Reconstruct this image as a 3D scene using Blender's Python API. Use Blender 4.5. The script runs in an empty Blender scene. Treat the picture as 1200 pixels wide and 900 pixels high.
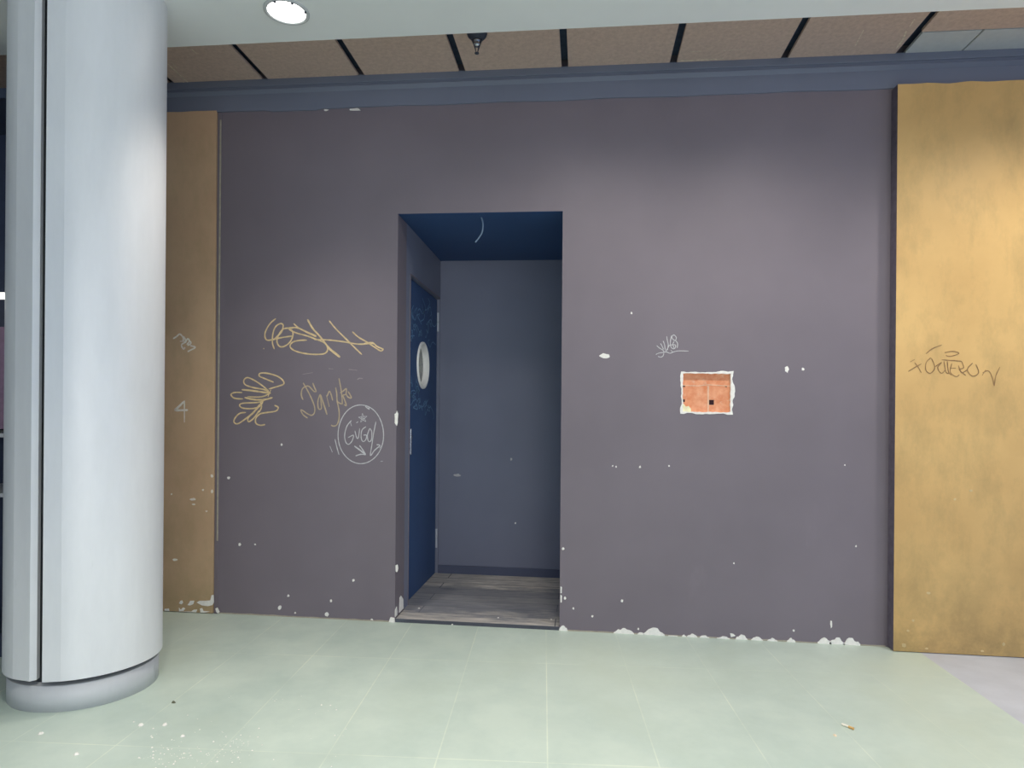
import bpy, bmesh, math, random
from mathutils import Matrix, Vector, noise
random.seed(7)
SC = bpy.context.scene
COL = SC.collection

# ------------------------------------------------------------------ camera
F_PX, CX, CY = 780.0, 600.0, 490.0            # focal length / principal point in a 1200x900 frame
YAW, ROLL, DIST, EYE = 0.1075, 0.008, 3.9, 1.24
K = -0.008                                    # the passage falls 8 mm per metre towards the right
c_, s_ = math.cos(YAW), math.sin(YAW)
FW, RT, UP = Vector((-s_, c_, 0)), Vector((c_, s_, 0)), Vector((0, 0, 1))
cr, sr = math.cos(ROLL), math.sin(ROLL)
right, upv = cr * RT + sr * UP, -sr * RT + cr * UP
cam_d = bpy.data.cameras.new('camera')
cam_d.sensor_width = 36.0
cam_d.lens = F_PX / 1200 * 36
cam_d.shift_y = (CY - 450) / 1200
cam_d.clip_start = 0.05
cam = bpy.data.objects.new('camera', cam_d)
COL.objects.link(cam)
EYEV = Vector((0, -DIST, EYE))
M = Matrix((right, upv, -FW)).transposed().to_4x4()
M.translation = EYEV
cam.matrix_world = M
SC.camera = cam

# ------------------------------------------------------------------ world, lights, exposure
SC.view_settings.view_transform = 'Standard'
SC.view_settings.look = 'None'
SC.view_settings.gamma = 1.0
SC.view_settings.use_curve_mapping = False
SC.view_settings.exposure = 0.0
w = bpy.data.worlds.new('world')
SC.world = w
w.use_nodes = True
bg = w.node_tree.nodes['Background']
bg.inputs['Color'].default_value = (0.30, 0.52, 1.0, 1)
bg.inputs['Strength'].default_value = 0.62

def lamp(kind, loc, power, color, size=0.1, rot=(0, 0, 0), spot=None, size_y=None, spread=None):
    d = bpy.data.lights.new('lamp', kind)
    d.energy = power
    d.color = color
    if kind == 'AREA':
        d.shape = 'RECTANGLE' if size_y else 'DISK'
        d.size = size
        if size_y: d.size_y = size_y
        if spread: d.spread = spread
    else:
        d.shadow_soft_size = size
    if spot:
        d.spot_size = math.radians(spot); d.spot_blend = 1.0
    o = bpy.data.objects.new('lamp', d)
    o.location = loc; o.rotation_euler = rot
    COL.objects.link(o)
    return o

WARM = (1.0, 0.94, 0.86)
# the downlights of the soffit: the row nearest the wall and the rows behind the camera
LIGHTS = [(-1.41, -0.90, 75, 100), (0.02, -0.95, 54, 158), (1.00, -0.95, 70, 156), (2.45, -0.95, 125, 152),
          (-1.00, -2.7, 150, 98), (0.64, -2.7, 70, 95), (2.69, -2.7, 65, 100),
          (-1.41, -4.6, 60, 140), (0.64, -4.6, 80, 140), (2.69, -4.6, 80, 140)]
# unseen fill lamp added as frontal daylight, behind and to the right of the camera
lamp('AREA', (2.4, -8.6, 1.7), 130, (1.0, 0.97, 0.93), 5.0, (math.radians(90), 0, math.radians(12)), size_y=2.4)
for lx, ly, lp, ls in LIGHTS:
    lamp('SPOT', (lx, ly, 3.10), lp, WARM, 0.09, spot=ls)

# ------------------------------------------------------------------ helpers
def R(px, py):
    u, v = (px - CX) / F_PX, (CY - py) / F_PX
    return FW + u * right + v * upv

def Wp(px, py, y=0.0):                        # point of the wall plane -> (x, level z)
    r = R(px, py); t = (y - EYEV.y) / r.y
    p = EYEV + t * r
    return p.x, p.z - K * p.x

def Xp(px, py, x):                            # point of a plane x = const -> (y, level z)
    r = R(px, py); t = (x - EYEV.x) / r.x
    p = EYEV + t * r
    return p.y, p.z - K * p.x

def Fp(px, py, z=0.0):                        # point of a level plane -> (x, y)
    r = R(px, py); n = Vector((-K, 0, 1))
    t = (z - n.dot(EYEV)) / n.dot(r)
    p = EYEV + t * r
    return p.x, p.y

def lv(x, y, z):                              # level coordinates -> world
    return Vector((x, y, z + K * x))

def link(name, bm, mat, parent=None, smooth=False):
    me = bpy.data.meshes.new(name)
    bmesh.ops.recalc_face_normals(bm, faces=bm.faces[:])
    org = parent['_org'] if parent is not None and '_org' in parent else (0, 0, 0)
    org = Vector(org)
    for v in bm.verts: v.co -= org
    if smooth:
        for f in bm.faces: f.smooth = True
    bm.to_mesh(me); bm.free()
    me.materials.append(mat)
    o = bpy.data.objects.new(name, me)
    COL.objects.link(o)
    if parent is not None: o.parent = parent
    return o

def recentre(o):                              # put a top-level mesh's origin at its base
    vs = [v.co for v in o.data.vertices]
    c = Vector((sum(v.x for v in vs) / len(vs), sum(v.y for v in vs) / len(vs), min(v.z for v in vs)))
    o.data.transform(Matrix.Translation(-c)); o.location = c
    o['_org'] = tuple(c)
    return o

def tag(o, label, cat, group=None):
    o['label'] = label; o['category'] = cat
    if group: o['group'] = group
    return o

def struct(o, kind='structure'):
    o['kind'] = kind; return o

def thing(name, loc, label, cat, group=None):
    o = bpy.data.objects.new(name, None)
    o.empty_display_size = 0.1
    COL.objects.link(o)
    o.location = loc
    o['_org'] = tuple(loc)
    return tag(o, label, cat, group)

def box(bm, x0, x1, y0, y1, z0, z1, bevel=0.0):
    vs = [bm.verts.new(lv(x, y, z)) for x in (x0, x1) for y in (y0, y1) for z in (z0, z1)]
    fs = [bm.faces.new([vs[i] for i in q]) for q in ((0, 1, 3, 2), (4, 6, 7, 5), (0, 4, 5, 1), (2, 3, 7, 6), (0, 2, 6, 4), (1, 5, 7, 3))]
    if bevel:
        es = list({e for f in fs for e in f.edges})
        bmesh.ops.bevel(bm, geom=es, offset=bevel, segments=2, affect='EDGES', profile=0.5)
    return bm

def prism(bm, pts, y0, y1):                   # polygon in (x, level z), from y0 (front) to y1
    a = [bm.verts.new(lv(x, y0, z)) for x, z in pts]
    b = [bm.verts.new(lv(x, y1, z)) for x, z in pts]
    bm.faces.new(a); bm.faces.new(b[::-1])
    n = len(pts)
    for i in range(n): bm.faces.new((a[i], b[i], b[(i + 1) % n], a[(i + 1) % n]))

def lathe(bm, prof, cx, cy, n=32, axis='z', caps=True):
    rings = []
    for r, h in prof:
        ring = []
        for i in range(n):
            a = 2 * math.pi * i / n
            if axis == 'z': co = Vector((cx + r * math.cos(a), cy + r * math.sin(a), h + K * cx))
            ring.append(bm.verts.new(co))
        rings.append(ring)
    for a, b in zip(rings, rings[1:]):
        for i in range(n): bm.faces.new((a[i], a[(i + 1) % n], b[(i + 1) % n], b[i]))
    if caps:
        bm.faces.new(rings[0]); bm.faces.new(rings[-1])

def spline(pts, step=4):
    if len(pts) < 3: return pts
    out = []
    P = [pts[0]] + list(pts) + [pts[-1]]
    for i in range(1, len(P) - 2):
        p0, p1, p2, p3 = P[i - 1:i + 3]
        for k in range(step):
            t = k / step
            out.append(tuple(0.5 * (2 * b + (c - a) * t + (2 * a - 5 * b + 4 * c - d) * t * t + (3 * b - a - 3 * c + d) * t ** 3)
                             for a, b, c, d in zip(p0, p1, p2, p3)))
    out.append(tuple(pts[-1]))
    return out

def ribbon(bm, pts, width, to3, n_lift=0.0008):
    """a flat paint stroke with rounded ends; pts are surface coordinates, to3(a, b, lift) gives the world point"""
    pts = spline(pts)
    q = [pts[0]]
    for p in pts[1:]:
        if math.dist(p, q[-1]) > 1e-4: q.append(p)
    if len(q) < 2: q.append((q[0][0] + width * 0.6, q[0][1]))
    h = width / 2
    L, Rr = [], []
    n = len(q)
    for i, p in enumerate(q):
        a, b = q[max(0, i - 1)], q[min(n - 1, i + 1)]
        dx, dy = b[0] - a[0], b[1] - a[1]
        l = math.hypot(dx, dy) or 1
        hh = h * (0.55 if i in (0, n - 1) else 1.0) * (0.85 + 0.3 * random.random())
        nx, ny = -dy / l * hh, dx / l * hh
        L.append((p[0] + nx, p[1] + ny)); Rr.append((p[0] - nx, p[1] - ny))
    for i in range(n - 1):
        quad = [L[i], L[i + 1], Rr[i + 1], Rr[i]]
        top = [bm.verts.new(to3(a, b, n_lift)) for a, b in quad]
        bm.faces.new(top)

# ------------------------------------------------------------------ materials
def lin(c):
    f = lambda v: v / 12.92 if v <= 0.04045 else ((v + 0.055) / 1.055) ** 2.4
    return tuple(f(v / 255) for v in c) + (1,)

class Mat:
    def __init__(s, name, rough=0.6, metal=0.0, spec=0.5):
        s.m = bpy.data.materials.new(name); s.m.use_nodes = True
        s.nt = s.m.node_tree; s.N = s.nt.nodes; s.L = s.nt.links
        s.b = s.N['Principled BSDF']
        s.b.inputs['Roughness'].default_value = rough
        s.b.inputs['Metallic'].default_value = metal
        s.b.inputs['Specular IOR Level'].default_value = spec
        s.tc = s.N.new('ShaderNodeTexCoord')
        s.geo = s.N.new('ShaderNodeNewGeometry')
        s.pos = s.geo.outputs['Position']
    def mapping(s, scale=(1, 1, 1), loc=(0, 0, 0)):
        m = s.N.new('ShaderNodeMapping'); s.L.new(s.pos, m.inputs[0])
        m.inputs['Scale'].default_value = scale; m.inputs['Location'].default_value = loc
        return m.outputs[0]
    def noise(s, scale, detail=4, rough=0.55, vec=None):
        n = s.N.new('ShaderNodeTexNoise')
        n.inputs['Scale'].default_value = scale; n.inputs['Detail'].default_value = detail; n.inputs['Roughness'].default_value = rough
        s.L.new(vec if vec is not None else s.pos, n.inputs['Vector'])
        return n.outputs['Fac']
    def ramp(s, fac, stops):
        r = s.N.new('ShaderNodeValToRGB')
        e = r.color_ramp.elements
        while len(e) < len(stops): e.new(0.5)
        for i, (p, c) in enumerate(stops):
            e[i].position = p; e[i].color = c if len(c) == 4 else tuple(c) + (1,)
        s.L.new(fac, r.inputs[0]); return r.outputs[0]
    def mix(s, fac, a, b, mode='MIX'):
        m = s.N.new('ShaderNodeMix'); m.data_type = 'RGBA'; m.blend_type = mode
        for sock, v in ((m.inputs[0], fac), (m.inputs[6], a), (m.inputs[7], b)):
            if hasattr(v, 'links'): s.L.new(v, sock)
            else: sock.default_value = v
        return m.outputs[2]
    def color(s, v):
        if hasattr(v, 'links'): s.L.new(v, s.b.inputs['Base Color'])
        else: s.b.inputs['Base Color'].default_value = v
        return s
    def bump(s, h, strength=0.2, dist=0.01):
        b = s.N.new('ShaderNodeBump'); b.inputs['Strength'].default_value = strength; b.inputs['Distance'].default_value = dist
        s.L.new(h, b.inputs['Height']); s.L.new(b.outputs[0], s.b.inputs['Normal']); return s

G = lambda v: (v, v, v, 1)
def plain(name, rgb, rough=0.6, metal=0.0, var=0.12, scale=30, spec=0.5):
    m = Mat(name, rough, metal, spec)
    c = lin(rgb)
    lo = tuple(x * (1 - var) for x in c[:3]) + (1,); hi = tuple(min(1, x * (1 + var)) for x in c[:3]) + (1,)
    m.color(m.ramp(m.noise(scale), [(0.35, lo), (0.65, hi)]))
    return m.m

def paint_wall(name, rgb):
    m = Mat(name, 0.55, spec=0.35)
    c = lin(rgb)
    sc = lambda k: tuple(x * k for x in c[:3]) + (1,)
    big = m.ramp(m.noise(1.3, 3), [(0.3, sc(0.93)), (0.7, sc(1.07))])
    scuff = m.ramp(m.noise(2.5, 8, 0.75, m.mapping((1, 1, 0.35))), [(0.62, G(0)), (0.75, G(0.25))])
    col = m.mix(scuff, big, sc(1.35))
    m.color(col)
    m.bump(m.noise(140, 3), 0.08, 0.002)
    return m.m

PURPLE = paint_wall('dark plum wall paint', (126, 117, 124))
ALC_SHADE = paint_wall('shade tinted alcove paint', (129, 133, 151))  # blue shade inside the alcove is mixed into its wall colour
DOORP = paint_wall('navy door paint', (60, 88, 132))
ALCC_SHADE = paint_wall('shade darkened alcove ceiling paint', (54, 84, 130))  # shade under the alcove ceiling painted in as a darker, bluer colour
TRIMP = paint_wall('slate trim paint', (120, 126, 142))

def gold_mat(name, c, d, g):
    m = Mat(name, 0.5, spec=0.4)
    c = lin(c); d = lin(d); g = lin(g)
    base = m.ramp(m.noise(1.6, 5, 0.6), [(0.35, d), (0.65, c)])
    streak = m.ramp(m.noise(5, 6, 0.7, m.mapping((1.3, 1, 0.6))), [(0.46, G(0)), (0.74, G(0.42))])
    base = m.mix(streak, base, g)
    sp = m.N.new('ShaderNodeSeparateXYZ'); m.L.new(m.pos, sp.inputs[0])
    low = m.ramp(sp.outputs[2], [(0.0, G(0.95)), (0.15, G(0.6)), (0.6, G(0.12)), (0.9, G(0))])
    blot = m.mix(low, G(0), m.ramp(m.noise(4, 6, 0.7), [(0.35, G(0.2)), (0.65, G(1))]), 'MIX')
    base = m.mix(blot, base, g)
    m.color(base); m.bump(m.noise(60, 4), 0.1, 0.004)
    return m.m
GOLD = gold_mat('ochre board paint', (228, 187, 120), (212, 171, 108), (154, 130, 84))
BROWN = gold_mat('brown board paint', (218, 184, 148), (206, 170, 136), (176, 154, 116))

def floor_mat():
    m = Mat('green floor tile', 0.42, spec=0.4)
    br = m.N.new('ShaderNodeTexBrick')
    br.offset = 0.0; br.squash = 1.0
    br.inputs['Scale'].default_value = 1.0
    br.inputs['Brick Width'].default_value = 0.40
    br.inputs['Row Height'].default_value = 0.97
    br.inputs['Mortar Size'].default_value = 0.003
    br.inputs['Mortar Smooth'].default_value = 0.3
    mp = m.mapping((1, 1, 1), (0.21 + 4.0, 0.525 + 9.70, 0)); mp.node.inputs['Rotation'].default_value = (0, 0, -0.06)
    m.L.new(mp, br.inputs['Vector'])
    c = lin((208, 221, 208)); d = lin((184, 200, 190)); e = lin((218, 226, 204))
    br.inputs['Color1'].default_value = c; br.inputs['Color2'].default_value = tuple(x * 0.94 for x in c[:3]) + (1,)
    br.inputs['Mortar'].default_value = lin((226, 234, 216))
    cloud = m.ramp(m.noise(1.8, 6, 0.65), [(0.38, G(0)), (0.66, G(0.9))])
    joint = m.mix(m.ramp(m.noise(1.1, 4), [(0.48, G(0)), (0.7, G(0.85))]), br.outputs['Color'], c)
    col = m.mix(cloud, joint, d)
    warm = m.ramp(m.noise(0.9, 4), [(0.5, G(0)), (0.75, G(0.6))])
    col = m.mix(warm, col, e)
    fine = m.ramp(m.noise(26, 6, 0.8), [(0.66, G(0)), (0.74, G(0.45))])
    col = m.mix(fine, col, lin((232, 240, 224)))
    dark = m.ramp(m.noise(15, 8, 0.8), [(0.66, G(0)), (0.8, G(0.35))])
    col = m.mix(dark, col, lin((120, 132, 120)))
    m.color(col)
    rr = m.ramp(m.noise(6, 5), [(0.3, G(0.34)), (0.7, G(0.55))])
    m.L.new(rr, m.b.inputs['Roughness'])
    return m.m
FLOOR = floor_mat()
PALEF = plain('pale grey floor tile', (200, 204, 212), 0.45, var=0.06, scale=5)

def ply_mat():
    m = Mat('brown fibre board', 0.75, spec=0.2)
    a = lin((192, 168, 154)); b = lin((214, 190, 174)); l = lin((205, 192, 172))
    col = m.ramp(m.noise(45, 5, 0.7), [(0.3, a), (0.7, b)])
    scr = m.ramp(m.noise(4, 8, 0.85, m.mapping((1.2, 9, 1))), [(0.66, G(0)), (0.74, G(0.7))])
    m.color(m.mix(scr, col, l)); m.bump(m.noise(90, 4), 0.15, 0.003)
    return m.m
PLY = ply_mat()
def plank_mat():
    m = Mat('worn dark floor plank', 0.55, spec=0.35)
    br = m.N.new('ShaderNodeTexBrick'); br.offset = 0.37
    br.inputs['Scale'].default_value = 1; br.inputs['Brick Width'].default_value = 1.35; br.inputs['Row Height'].default_value = 0.15
    br.inputs['Mortar Size'].default_value = 0.003
    br.inputs['Color1'].default_value = lin((214, 208, 200)); br.inputs['Color2'].default_value = lin((244, 234, 220))
    br.inputs['Mortar'].default_value = lin((56, 56, 62))
    m.L.new(m.mapping((1, 1, 1), (3.71, 3.0, 0)), br.inputs['Vector'])
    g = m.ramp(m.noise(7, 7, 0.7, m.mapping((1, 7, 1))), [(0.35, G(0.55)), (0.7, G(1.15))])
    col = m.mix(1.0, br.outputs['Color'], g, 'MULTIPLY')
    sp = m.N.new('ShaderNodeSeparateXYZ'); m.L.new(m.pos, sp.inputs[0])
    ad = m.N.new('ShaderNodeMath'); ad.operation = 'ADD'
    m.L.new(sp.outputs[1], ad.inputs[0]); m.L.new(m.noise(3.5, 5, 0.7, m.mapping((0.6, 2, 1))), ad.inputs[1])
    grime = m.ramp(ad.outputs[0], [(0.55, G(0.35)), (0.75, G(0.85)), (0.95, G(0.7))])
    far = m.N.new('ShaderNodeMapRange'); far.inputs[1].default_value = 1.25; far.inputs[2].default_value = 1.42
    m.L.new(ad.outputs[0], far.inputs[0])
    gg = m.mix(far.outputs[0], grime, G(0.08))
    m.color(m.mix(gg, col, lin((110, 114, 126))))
    return m.m
PLANK = plank_mat()
SOFFIT = plain('pale grey green soffit paint', (243, 246, 244), 0.8, var=0.02, scale=2, spec=0.2)
WTILE = plain('white ceiling tile paint', (196, 199, 198), 0.8, var=0.03)
DARKV = plain('dark ceiling void', (72, 84, 106), 0.9, spec=0.1)
def col_mat(name, rgb, metal, rough):
    m = Mat(name, rough, metal, 0.5)
    c = lin(rgb); sc = lambda k: tuple(min(1, x * k) for x in c[:3]) + (1,)
    col = m.ramp(m.noise(3, 6, 0.7, m.mapping((2, 2, 0.4))), [(0.3, sc(0.94)), (0.7, sc(1.04))])
    sp = m.N.new('ShaderNodeSeparateXYZ'); m.L.new(m.pos, sp.inputs[0])
    near = m.ramp(sp.outputs[2], [(0.15, G(1)), (0.9, G(0.25)), (1.0, G(0.1))])
    mark = m.ramp(m.noise(13, 7, 0.75, m.mapping((1, 1, 0.35))), [(0.64, G(0)), (0.74, G(0.5))])
    m.color(m.mix(m.mix(near, G(0), mark), col, sc(0.55)))
    m.bump(m.noise(5, 2, 0.5, m.mapping((1.4, 1.4, 0.15))), 0.05, 0.02)
    return m.m
STEEL = col_mat('brushed aluminium cladding', (240, 240, 241), 0.15, 0.45)
STEELB = col_mat('grey metal column base', (206, 208, 210), 0.05, 0.6)
CHROME = plain('chrome', (190, 195, 200), 0.2, 1.0)
BLACKM = plain('dark metal', (58, 64, 78), 0.5, 0.3)
PLASTER = plain('bare white plaster', (248, 244, 236), 0.9, var=0.06, scale=60)
GROUT = plain('dusty grout', (176, 168, 150), 0.9)
YELLOW = plain('gold marker ink', (226, 200, 152), 0.5, var=0.15, scale=40)
WHITEI = plain('white marker ink', (206, 204, 204), 0.5, var=0.1, scale=40)
PINKI = plain('pale scratch', (255, 238, 224), 0.7)
BROWNI = plain('brown marker ink', (154, 118, 74), 0.6, var=0.2, scale=30)
BLUEI = plain('faded blue marker ink', (112, 152, 190), 0.6)
PORC = plain('white porthole ring', (252, 250, 244), 0.4, var=0.02)
PORCG = plain('porthole glass', (96, 102, 104), 0.15, var=0.05)

def brick_mat():
    m = Mat('orange hollow brick', 0.9, spec=0.2)
    col = m.ramp(m.noise(30, 5, 0.65), [(0.3, lin((226, 140, 98))), (0.7, lin((244, 178, 140)))])
    dust = m.ramp(m.noise(22, 6, 0.7), [(0.58, G(0)), (0.72, G(0.6))])
    m.color(m.mix(dust, col, lin((228, 200, 176)))); m.bump(m.noise(80, 4), 0.3, 0.004)
    return m.m
BRICK = brick_mat()

# ------------------------------------------------------------------ the setting
OX0, OX1, OZ1 = -1.119, -0.132, 2.452         # doorway opening
NX0, NX1, NZ0, NZ1 = 0.560, 0.832, 1.287, 1.512   # broken-out brick hole
CEILZ, SOFZ, SOFY = 3.276, 3.135, -0.655
CX0, CX1 = -5.5, 5.0
DEPTH = 1.2                                   # alcove depth
GREENX = 1.825                                # where the green floor stops

bm = bmesh.new(); box(bm, CX0, GREENX, -8.5, 0.02, -0.05, 0.0)
floor = struct(link('floor', bm, FLOOR))
bm = bmesh.new(); box(bm, GREENX, CX1, -8.5, 0.02, -0.05, 0.0)
floor2 = struct(link('floor_border', bm, PALEF)); floor2['label'] = 'pale grey floor strip at the right'

# main wall: a slab with the doorway and the brick hole left out
bm = bmesh.new()
xs = [CX0, -2.25, OX0, OX1, NX0, NX1, 1.68, CX1]
zs = [-0.04, NZ0, NZ1, OZ1, 3.5]
cell = lambda i, j: not ((xs[i] == OX0 and zs[j + 1] <= OZ1 + 1e-6))
hole = lambda i, j: xs[i] == NX0 and zs[j] == NZ0
V = {}
def gv(i, j, y):
    k = (i, j, y)
    if k not in V: V[k] = bm.verts.new(lv(xs[i], y, zs[j]))
    return V[k]
for i in range(len(xs) - 1):
    for j in range(len(zs) - 1):
        if not cell(i, j): continue
        if not hole(i, j): bm.faces.new([gv(i, j, 0), gv(i + 1, j, 0), gv(i + 1, j + 1, 0), gv(i, j + 1, 0)])
        bm.faces.new([gv(i, j, 0.2), gv(i, j + 1, 0.2), gv(i + 1, j + 1, 0.2), gv(i + 1, j, 0.2)])
def side(i0, j0, i1, j1, y1): bm.faces.new([gv(i0, j0, 0), gv(i1, j1, 0), gv(i1, j1, y1), gv(i0, j0, y1)])
i2 = xs.index(OX0); i3 = xs.index(OX1); n0 = xs.index(NX0); n1 = xs.index(NX1)
for j in range(3): side(i2, j, i2, j + 1, 0.2); side(i3, j, i3, j + 1, 0.2)
side(i2, 3, i3, 3, 0.2)
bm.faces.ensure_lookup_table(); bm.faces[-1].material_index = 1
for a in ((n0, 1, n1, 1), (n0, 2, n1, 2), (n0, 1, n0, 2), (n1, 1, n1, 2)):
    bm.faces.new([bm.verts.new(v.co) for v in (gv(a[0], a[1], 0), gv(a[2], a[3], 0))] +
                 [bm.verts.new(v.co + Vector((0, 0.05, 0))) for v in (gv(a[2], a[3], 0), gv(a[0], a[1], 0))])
wall = struct(link('wall_back', bm, PURPLE)); wall.data.materials.append(ALCC_SHADE)

# alcove behind the doorway
bm = bmesh.new()
DY0, DY1, DZ = 0.30, 1.185, 2.150
box(bm, OX0 - 0.12, OX0, 0.2, DY0, -0.04, OZ1 + 0.1)
box(bm, OX0 - 0.12, OX0, DY0, DEPTH, DZ, OZ1 + 0.1)
box(bm, OX0 - 0.12, OX0, DY1, DEPTH, -0.04, DZ)
struct(link('wall_alcove_left', bm, ALC_SHADE))
bm = bmesh.new(); box(bm, OX1, OX1 + 0.12, 0.2, DEPTH, -0.04, OZ1 + 0.1); struct(link('wall_alcove_right', bm, ALC_SHADE))
bm = bmesh.new(); box(bm, OX0 - 0.12, OX1 + 0.12, DEPTH, DEPTH + 0.1, -0.04, OZ1 + 0.1)
wab = struct(link('wall_alcove_back', bm, ALC_SHADE))
bm = bmesh.new(); box(bm, OX0 - 0.0, OX1 + 0.0, 0.2, DEPTH, OZ1, OZ1 + 0.1); struct(link('ceiling_alcove', bm, ALCC_SHADE))
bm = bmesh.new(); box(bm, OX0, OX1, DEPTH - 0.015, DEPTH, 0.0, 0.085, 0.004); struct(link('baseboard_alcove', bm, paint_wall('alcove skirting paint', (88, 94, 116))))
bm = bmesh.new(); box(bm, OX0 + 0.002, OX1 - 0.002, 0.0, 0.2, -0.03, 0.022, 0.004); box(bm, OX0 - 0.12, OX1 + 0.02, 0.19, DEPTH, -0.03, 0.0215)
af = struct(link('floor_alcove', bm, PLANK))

# door in the alcove's left wall
XD = OX0 - 0.022
bm = bmesh.new()
py, pz = 0.733, 1.600
ly0, ly1, lz0, lz1 = DY0 + 0.006, DY1 - 0.005, 0.024, DZ - 0.006
angs = sorted([2 * math.pi * i / 64 for i in range(64)] + [math.atan2(z - pz, y - py) % (2 * math.pi) for y in (ly0, ly1) for z in (lz0, lz1)])
def rim_pt(a):
    ca, sa = math.cos(a), math.sin(a)
    t = min(((ly1 if ca > 0 else ly0) - py) / ca if abs(ca) > 1e-9 else 1e9, ((lz1 if sa > 0 else lz0) - pz) / sa if abs(sa) > 1e-9 else 1e9)
    return py + t * ca, pz + t * sa
loops = []
for x, circ_ in ((XD, True), (XD, False), (XD - 0.04, False), (XD - 0.04, True)):
    loops.append([bm.verts.new(Vector((x,) + ((py + 0.150 * math.cos(a), pz + 0.150 * math.sin(a)) if circ_ else rim_pt(a))) + Vector((0, 0, K * XD))) for a in angs])
for q in range(4):
    A, B = loops[q], loops[(q + 1) % 4]
    for i in range(len(angs)):
        k = (i + 1) % len(angs); bm.faces.new((A[i], A[k], B[k], B[i]))
leaf = link('door_1', bm, DOORP); struct(leaf); leaf['label'] = 'navy door with white round porthole in the alcove side'
bm = bmesh.new()
def xlathe(bm, prof, y, z, n=48):
    rings = [[bm.verts.new(Vector((x, y + r * math.cos(2 * math.pi * i / n), z + r * math.sin(2 * math.pi * i / n) + K * XD))) for i in range(n)] for r, x in prof]
    for a, b in zip(rings, rings[1:] ):
        for i in range(n): bm.faces.new((a[i], a[(i + 1) % n], b[(i + 1) % n], b[i]))
    return rings
xlathe(bm, [(0.168, XD - 0.001), (0.166, XD + 0.009), (0.158, XD + 0.012), (0.150, XD + 0.010), (0.146, XD - 0.034)], py, pz)
ring = link('porthole_ring', bm, PORC, leaf, True); ring['label'] = 'white round porthole ring'
bm = bmesh.new()
rg = xlathe(bm, [(0.1495, XD - 0.037), (0.1495, XD - 0.033)], py, pz); bm.faces.new(rg[0]); bm.faces.new(rg[1])
link('porthole_pane', bm, PORCG, leaf)
bm = bmesh.new(); box(bm, XD - 0.001, XD + 0.006, 0.400, 0.428, 0.985, 1.155, 0.002)
o = link('lock_plate', bm, CHROME, leaf); o['label'] = 'worn metal lock plate'
bm = bmesh.new(); rg = xlathe(bm, [(0.009, XD), (0.009, XD + 0.012)], 0.414, 1.10, 16); bm.faces.new(rg[0]); bm.faces.new(rg[1])
link('lock_cylinder', bm, CHROME, leaf)
for hz in (1.90, 0.22):
    bm = bmesh.new()
    n = 12
    for z0, z1 in ((hz, hz + 0.07), (hz + 0.073, hz + 0.145)):
        rr = [[bm.verts.new(Vector((XD + 0.008 + 0.008 * math.cos(2 * math.pi * i / n), DY1 - 0.004 + 0.008 * math.sin(2 * math.pi * i / n), z + K * XD))) for i in range(n)] for z in (z0, z1)]
        for i in range(n): bm.faces.new((rr[0][i], rr[0][(i + 1) % n], rr[1][(i + 1) % n], rr[1][i]))
        bm.faces.new(rr[0]); bm.faces.new(rr[1])
    link('hinge', bm, PALEF, leaf)
# door casing: a slim raised bead round the leaf
bm = bmesh.new()
box(bm, OX0 - 0.001, OX0 + 0.004, DY0 - 0.010, DY0 - 0.002, 0.02, DZ + 0.009, 0.001)
box(bm, OX0 - 0.001, OX0 + 0.004, DY0 - 0.002, DY1 - 0.01, DZ + 0.0, DZ + 0.009, 0.001)
struct(link('trim_1', bm, PURPLE))

bm = bmesh.new(); box(bm, XD - 0.12, XD - 0.045, 0.2, DEPTH + 0.1, -0.04, OZ1 + 0.1); struct(link('wall_behind_door', bm, ALC_SHADE))

# marker scribbles on the door
bm = bmesh.new()
d3 = lambda a, b, l: Vector((XD + l, a, b + K * XD))
for k in range(44):
    y0 = random.uniform(0.40, 0.95); z0 = random.choice([random.uniform(1.78, 2.02), random.uniform(1.2, 2.0), random.uniform(1.3, 1.5)])
    pts = [(y0, z0)]
    for q in range(6):
        pts.append((pts[-1][0] + random.uniform(-0.06, 0.08), pts[-1][1] + random.uniform(-0.05, 0.05)))
    if min(math.dist(p, (py, pz)) for p in pts) < 0.19: continue
    ribbon(bm, pts, 0.008, d3, 0.0012)
o = link('marker_scribble', bm, BLUEI, leaf); o['label'] = 'faded blue scribbles on the navy door'

# ceiling: pale soffit, fibre board panels above it, dark void
bm = bmesh.new(); box(bm, CX0, CX1, -8.5, SOFY, SOFZ, SOFZ + 0.30)
struct(link('ceiling', bm, SOFFIT))
bm = bmesh.new(); box(bm, CX0, CX1, SOFY - 0.0, 0.0, CEILZ + 0.06, CEILZ + 0.16)
struct(link('ceiling_void', bm, DARKV))

# cornice at the head of the wall
bm = bmesh.new()
box(bm, CX0, CX1, -0.036, 0.0, 3.236, CEILZ + 0.004, 0.003)
prof = [(0.0, 3.24), (-0.024, 3.24), (-0.024, 3.222), (-0.030, 3.218), (-0.010, 3.198), (0.0, 3.198)]
a = [bm.verts.new(lv(CX0, y, z)) for y, z in prof]; b = [bm.verts.new(lv(CX1, y, z)) for y, z in prof]
bm.faces.new(a); bm.faces.new(b[::-1])
for i in range(6): bm.faces.new((a[i], a[(i + 1) % 6], b[(i + 1) % 6], b[i]))
struct(link('trim_2', bm, TRIMP))
bm = bmesh.new()
# flat board below the cornice with a ragged lower edge
n = 120
pts = []
for i in range(n + 1):
    x = -3.4 + 6.4 * i / n
    pts.append((x, 3.098 + 0.006 * noise.noise(Vector((x * 3, 0, 0))) - (0.008 if -1.95 < x < -1.6 else 0)))
prism(bm, [(-3.4, 3.205)] + pts + [(3.0, 3.205)], -0.010, 0.0)
bnd = struct(link('trim_3', bm, TRIMP))

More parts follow.
